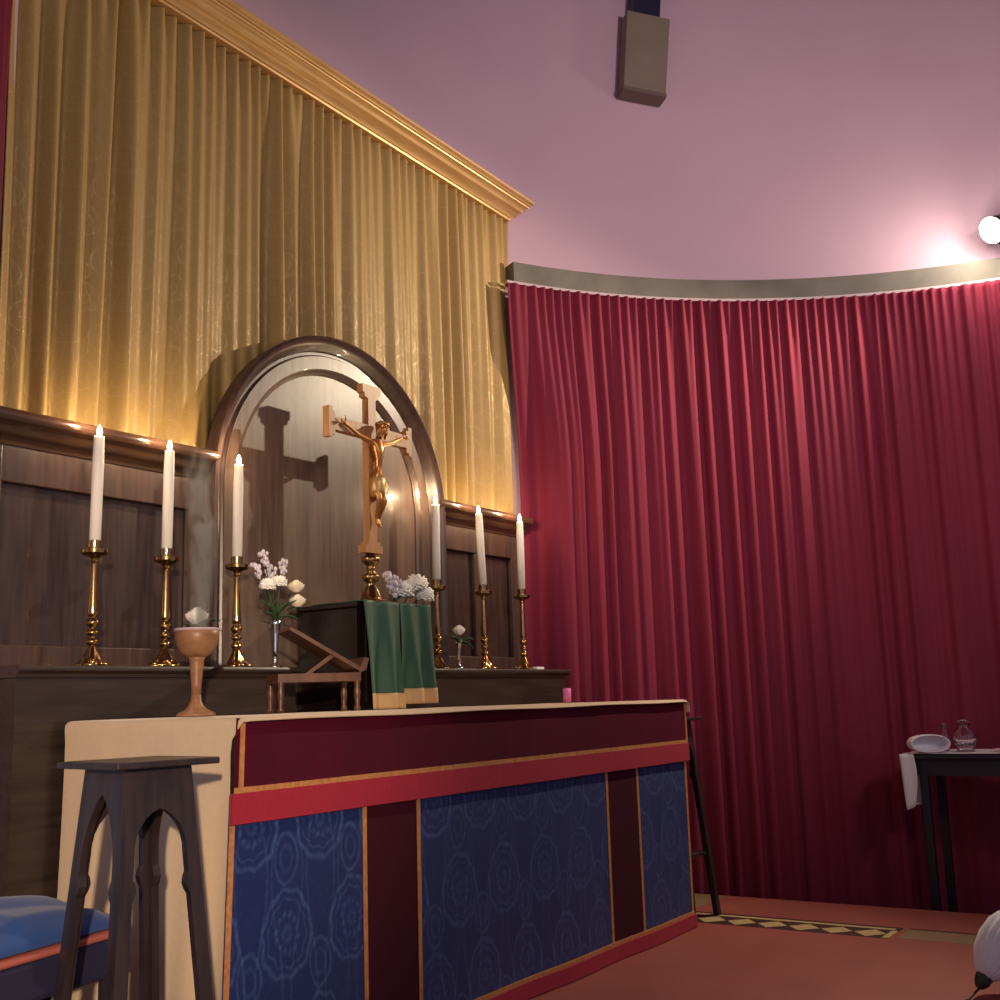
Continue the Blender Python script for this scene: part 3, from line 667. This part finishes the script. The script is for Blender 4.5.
# flowers lying on the tabernacle
for k, (x, y, zz, r, l) in enumerate(((3.880, 3.12, 1.506, .054, 'left'), (3.945, 3.10, 1.540, .056, 'topmost'), (3.980, 3.08, 1.494, .046, 'lower right'))):
    flower('chrysanthemum', (x - .02, y + .06, 1.456), (x, y, zz), r, l + ' white chrysanthemum of the cluster on the tabernacle', 'white chrysanthemums on the tabernacle', seed=20 + k)
for k, (x, zz, l) in enumerate(((3.775, 1.585, 'left'), (3.820, 1.570, 'right'))):
    flower('flower_spike', (3.84, 3.13, 1.456), (x, 3.12, zz), .030, l + ' pale lilac flower spike beside the white cluster on the tabernacle', 'lilac spikes on the tabernacle', m=M['lilac'], seed=30 + k)

# ------------------------------------------------------------------ missal stand on the altar
ms = empty('missal_stand', (2.93, 2.93, 1.013), -.60, label='small wooden missal stand with sloping top on the altar', cat='book stand')
L = .30
for x, y in ((.012, 0), (L - .012, 0), (.012, .20), (L - .012, .20)):
    obj('leg', lathe(B(), [(0, 0), (.011, 0), (.012, .01), (.008, .02), (.011, .05), (.013, .07), (.009, .085), (.012, .1), (.012, .125), (0, .125)], 16, (x, y, 0)), M['missal'], ms, smooth='all')
obj('frame_rail', rects(B(), (0, L, -.012, .012, .105, .135), (0, L, .19, .214, .105, .135), (0, .022, .012, .19, .105, .135), (L - .022, L, .012, .19, .105, .135)), M['missal'], ms)
bm = B(); prism(bm, [(.045, .302), (.04, .290), (L - .002, .138), (L + .006, .150)], -.014, .214, 'y'); obj('sloping_board', bm, M['missal'], ms)
bm = B(); prism(bm, [(.10, .135), (.12, .135), (.215, .200), (.205, .212)], .0, .014, 'y'); obj('strut', bm, M['missal'], ms)
bm = B(); prism(bm, [(L - .01, .13), (L + .02, .145), (L + .03, .185), (L + .012, .19)], -.012, .212, 'y'); obj('book_ledge', bm, M['missal'], ms)

# small things on the altar and gradine
pc = empty('small_candle', (5.07, 3.02, 1.012), label='small pink candle standing at the right back of the altar', cat='candle')
obj('wax_shaft', lathe(B(), [(0, 0), (.021, 0), (.021, .068), (.018, .071), (0, .069)], 24), M['pinkwax'], pc, smooth='all'); obj('wick', tube(B(), [(0, 0, .069), (0, 0, .078)], .0012, 6), M['wick'], pc)
tag(obj('folded_paper', box(B(), 5.10, 5.175, 3.215, 3.25, GZ, GZ + .014, .003), M['whitecloth']), 'tiny folded white paper beside the rightmost candlestick', 'paper')

# ------------------------------------------------------------------ pedestal stools
def stool(loc, rz, label):
    s_ = empty('pedestal_stool', loc, rz, label=label, cat='stool', group='tall flared pedestal stools')
    H = .96; a, b_ = .088, .160                 # half widths: top, foot
    obj('top', box(B(), -.136, .136, -.136, .136, H - .016, H, .003), M['blackwood'], s_)
    hw = lambda z: b_ + (a - b_) * z / (H - .016)
    z1 = H - .016
    # side boards with an ogee opening and cusps; each slopes inward
    for k in range(4):
        bm = B(); legw = .034; zt_ = .885 if k % 2 else .85
        def op(z):                              # half opening width
            if z > .74: t = min(1, (z - .74) / (zt_ - .74)); return max(0.0, (hw(.74) - legw) * (1 - t ** (1.5 if k % 2 else 2.6)) ** .75)
            v = hw(z) - legw
            if .65 < z < .70: v -= .010 * math.sin(PI * (z - .65) / .05)
            return v
        zs = [0, .12, .3, .5, .65, .66, .675, .69, .70, .74, .765, .79, .81, .83] + ([.85, .87, .885] if k % 2 else [.842, .85])
        outer = [(-hw(0), 0)] + [(-hw(z1), z1), (hw(z1), z1)] + [(hw(0), 0)]
        inner = [(op(zz), zz) for zz in zs] + [(-op(zz), zz) for zz in zs[::-1][1:]]
        pts = outer + inner
        ang = k * PI / 2; off0 = b_ - .011; 
        def P3(p, dy):
            d = -(hw(p[1]) - dy); x, y = p[0] * (.999), d
            return (x * math.cos(ang) - y * math.sin(ang), x * math.sin(ang) + y * math.cos(ang), p[1])
        A = [bm.verts.new(P3(p, 0)) for p in pts]; D = [bm.verts.new(P3(p, .020)) for p in pts]
        # faces as strips (left leg, right leg, top)
        n = len(zs); iR = 4; iL = 4 + n - 1
        def both(ids):
            bm.faces.new([A[i] for i in ids]); bm.faces.new([D[i] for i in ids][::-1])
        R = [iR + i for i in range(n)]; Lf = [len(pts) - 1 - i for i in range(n)]
        both([3] + [2] + [R[-1]] + R[:-1][::-1]); both([0] + Lf[:-1] + [R[-1]] + [1]); both([1, R[-1], 2])
        m_ = len(pts)
        for i in range(m_): bm.faces.new((A[i], A[(i + 1) % m_], D[(i + 1) % m_], D[i]))
        bmesh.ops.remove_doubles(bm, verts=bm.verts, dist=1e-5)
        obj('side_board', bm, M['blackwood'], s_)
    w_ = hw(.30) - .012; obj('lower_shelf', box(B(), -w_, w_, -w_, w_, .29, .308, .002), M['blackwood'], s_)
    return s_
stool((1.825, 2.285, FZ), R_(-7), 'dark flared wooden pedestal stool at the left, in front of the cream linen')
stool((5.30, 2.58, FZ), 0, 'dark pedestal stool half hidden behind the right end of the altar')

# ------------------------------------------------------------------ bench with blue cloth at left
be = empty('bench', (1.71, 2.695, FZ), R_(12), label='low dark upholstered bench behind the left stool', cat='bench')
obj('seat', box(B(), -.45, .33, -.17, .19, .40, .50, .015), M['navycloth'], be)
for x in (-.41, .29):
    for y in (-.13, .15): obj('leg', box(B(), x - .02, x + .02, y - .02, y + .02, 0, .40, .004), M['blackwood'], be)
tag(obj('folded_cloth', (lambda n, m: grid_mesh('pc', np.array([[(-.44 + .76 * i / n, -.175 + .35 * j / m, .006 * (1 - abs(2 * j / m - 1) ** 4) + .020) for j in range(m + 1)] for i in range(n + 1)], float), .012))(20, 10), M['pinkcloth'], smooth='all', loc=(1.71, 2.695, .452)), 'flat terracotta pink cloth under the blue cloth on the bench', 'cloth').rotation_euler = (0, 0, R_(12))
n, m_ = 60, 34; P = np.zeros((n, m_, 3))
for i in range(n):
    for j in range(m_):
        u, v = i / (n - 1), j / (m_ - 1); x = -.43 + .74 * u; y = -.165 + .33 * v; e = min(1, 7 * min(u, 1 - u)) * min(1, 6 * min(v, 1 - v))
        crump = .085 * math.exp(-(abs(x + .02) / .10 + abs(y - .08) / .12)) + .075 * math.exp(-((x + .24) ** 2 / .01 + (y - .06) ** 2 / .012)) + .010 * math.sin(9 * x + 14 * y) + .016 * abs(math.sin(11 * x - 9 * y)) + .008 * abs(math.sin(7 * x + 17 * y))
        P[i, j] = (x, y, .002 + (.045 + crump) * e ** .6)
o = tag(obj('blue_cloth', grid_mesh('bc', P, .003), M['bluecloth'], smooth='all', loc=(1.71, 2.695, .482)), 'crumpled blue cloth heaped on the bench at lower left', 'cloth'); o.rotation_euler = (0, 0, R_(12))

# ------------------------------------------------------------------ credence table at right
ct = empty('side_table', (6.205, 1.29, -.30), label='dark narrow side table with glassware against the crimson curtain at right', cat='table')
obj('table_top', box(B(), 0, .42, -.62, .37, .965, .992, .003), M['ebony'], ct)
obj('apron', rects(B(), (.03, .05, -.58, .35, .88, .965), (.37, .39, -.58, .35, .88, .965), (.05, .37, .33, .35, .88, .965)), M['ebony'], ct)
for x in (.045, .375):
    for y in (.30, -.565): obj('leg', box(B(), x - .02, x + .02, y - .02, y + .02, 0, .90, .003), M['ebony'], ct)
TZ = .6925
prof = [(0.437, -.30)] + [(.437 - .0, -.30 + .0)]
P = []
pts = [(1.705, TZ - .285 + .285 * k / 12) for k in range(13)]
rowsY = [(1.685 + .006 * math.sin(k), TZ - .28 + .27 * k / 12) for k in range(13)] + [(1.682, TZ - .003), (1.674, TZ + .0025)] + [(1.66 - 1.0 * k / 24, TZ + .003) for k in range(25)]
nx = 34; P = np.zeros((len(rowsY), nx, 3))
for i, (y, zz) in enumerate(rowsY):
    for j in range(nx):
        x = 6.195 + .42 * j / (nx - 1)
        if i < 13: x += (.05 + .02) * (1 - i / 12) * (1 - j / nx) ; y2 = y + .010 * math.sin(j * .55) * (1 - i / 13) + .004
        else: y2 = y
        P[i, j] = (x, y2, zz)
cl = empty('table_cloth', label='white cloth on the side table hanging down its left end', cat='cloth')
obj('cloth', grid_mesh('tc', P, .002), M['whitecloth'], cl, smooth='all')
P = np.zeros((8, 12, 3))
for i in range(8):
    for j in range(12): t = j / 11; P[i, j] = (6.188 - .004 * math.sin(i) + .01 * t, 1.692 - .012 * t - (.085 - .02 * t) * i / 7 * (.45 + .55 * math.sin(PI * (.25 + .6 * t))), TZ - .0 - (.285 - .02 * i / 7) * t)
obj('corner_fold', grid_mesh('cf', P, .002), M['whitecloth'], cl, smooth='all')
# folded towel
def towel():
    bm = B(); n = 26; outer = []; inner = []
    for i in range(n):
        a = 2 * PI * i / n; sx = abs(math.cos(a)) ** .8 * math.copysign(1, math.cos(a)); outer.append((.105 * sx, .034 * math.sin(a) + .034 * (1 + .0)))
    rows = []
    for k, (x, s_, sz) in enumerate(((-.05, .90, .8), (-.03, 1, .95), (0, 1, 1), (.05, 1, 1.02), (.085, .98, .98), (.09, .93, .92), (.07, .86, .8), (0, .82, .74))):
        rows.append([bm.verts.new((x, p[0] * s_, max(0.0, p[1] * sz + (.034 * (1 - sz))) - (.001 if k < 6 else 0))) for p in outer])
    for A, D in zip(rows, rows[1:]):
        for i in range(n): bm.faces.new((A[i], A[(i + 1) % n], D[(i + 1) % n], D[i]))
    bm.faces.new(rows[0]); bm.faces.new(rows[-1][::-1])
    return bm
tw = tag(obj('folded_towel', towel(), M['whitecloth'], smooth='all', loc=(6.27, 1.565, TZ + .006)), 'white towel rolled over at the left end of the side table', 'towel'); tw.rotation_euler = (0, 0, R_(205))
tw.scale = (1, .95, 1.35)
def cruet(loc, h, r, label, stopper=True):
    c = empty('glass_cruet', loc, label=label, cat='cruet', group='glass cruets on the side table')
    obj('body', lathe(B(), [(0, 0), (r * .75, 0), (r * .8, .006), (r * .55, .014), (r * .8, .03), (r, h * .45), (r * .85, h * .65), (r * .45, h * .78), (r * .42, h * .88), (r * .6, h * .93), (r * .55, h * .93), (r * .36, h * .86), (r * .4, h * .79), (r * .78, h * .64), (r * .92, h * .45), (r * .7, .035), (0, .028)], 28), M['glass'], c, smooth='all')
    obj('handle', tube(B(), [(r * .45, 0, h * .88), (r * 1.25, 0, h * .82), (r * 1.4, 0, h * .6), (r * .98, 0, h * .45)], .004, 8), M['glass'], c, smooth='all')
    if stopper: obj('stopper', lathe(B(), [(0, h * .87), (r * .3, h * .88), (r * .3, h * .94), (r * .5, h), (r * .3, h * 1.06), (0, h * 1.07)], 18), M['glass'], c, smooth='all')
cruet((6.33, 1.39, TZ + .006), .15, .060, 'larger round glass cruet on the side table')
cruet((6.38, 1.50, TZ + .006), .135, .026, 'slender glass cruet between the towel and the larger cruet')
tag(obj('folded_paper', box(B(), 6.28, 6.36, 1.16, 1.25, TZ + .006, TZ + .02, .003), mat('pink_paper', srgb(214, 168, 176), .7)), 'flat pinkish folded item on the side table at the picture edge', 'paper')

# ------------------------------------------------------------------ wall speaker and spotlight
th = R_(47.2); rad = Vector((math.cos(th), math.sin(th), 0)); tang = Vector((-math.sin(th), math.cos(th), 0))
sk = empty('wall_speaker', (CX + 3.39 * rad.x, CY + 3.39 * rad.y, 4.76), label='grey-beige box loudspeaker hung high on the pink wall', cat='speaker')
sk.rotation_euler = (0, R_(6), th - PI / 2)
obj('cabinet', (lambda b: (prism(b, [(-.138, .0), (.138, .0), (.142, .53), (-.142, .53)], -.055, .055, 'y'), b)[1])(B()), M['speaker'], sk)
obj('base_rim', rects(B(), (-.143, .143, -.06, .06, -.02, .004)), mat('speaker_rim', srgb(104, 84, 80), .7), sk)
obj('mounting_bracket', rects(B(), (-.10, .08, -.04, .06, .53, 1.0)), M['navy'], sk)

ang = R_(12.2); LP = Vector((CX + 3.22 * math.cos(ang), CY + 3.22 * math.sin(ang), 3.665))
aim = Vector((3.6, 3.0, 1.6)); sl = empty('wall_spotlight', LP, label='bright spotlight mounted on the curved wall at upper right', cat='lamp')
dirv = (aim - LP).normalized(); q = dirv.to_track_quat('Z', 'Y')
o = obj('housing', lathe(B(), [(0, -.19), (.03, -.19), (.055, -.15), (.070, -.04), (.085, .02), (.080, .02), (.066, -.035), (0, -.06)], 28), M['black'], sl, smooth='all'); o.rotation_euler = q.to_euler()
bm = B(); bmesh.ops.create_uvsphere(bm, u_segments=20, v_segments=14, radius=.062); o = obj('bulb', bm, M['bulb'], sl, smooth='all'); o.location = dirv * .02
obj('bracket', tube(B(), [-dirv * .12, -dirv * .12 + Vector((.06, 0, 0)), Vector((.285, .03, -.01))], .012, 10), M['black'], sl, smooth='all')
lp = light('spotlight_beam', 'SPOT', tuple(LP + dirv * .11), 330, (1, .80, .56), .03, tuple(aim), 100, .6)
light('spotlight_glow', 'POINT', tuple(LP + dirv * .16 + Vector((-.08, 0, .02))), 9, (1, .86, .72), .04)

# ------------------------------------------------------------------ white brush-like bundle at lower right
wb = empty('white_bundle', (4.41, 1.005, FZ + .016), label='white ruffled bundle with dark tip at the lower right edge', cat='brush')
ax = Vector((.50, -.42, .75)).normalized(); q = ax.to_track_quat('Z', 'Y').to_euler()
o = obj('tip', lathe(B(), [(0, -.002), (.014, 0), (.026, .02), (.030, .04), (.028, .05), (0, .05)], 20), M['plug'], wb, smooth='all'); o.rotation_euler = q; o.location = (0, 0, .016)
o = obj('tuft', lathe(B(), [(0, .04), (.028, .042), (.05, .07), (.072, .12), (.082, .18), (.078, .23), (.06, .27), (.03, .295), (0, .30)], 72, mod=lambda a, z: 1 + .05 * math.sin(18 * a) + .03 * math.sin(7 * a + 20 * z)), M['whitecloth'], wb, smooth='all'); o.rotation_euler = q; o.location = (0, 0, .016)
obj('cord', tube(B(), [(0, 0, .012), (-.06, .02, -.010), (-.16, .05, -.012), (-.3, .06, -.012), (-.6, -.02, -.012)], .004, 8), M['plug'], wb, smooth='all')
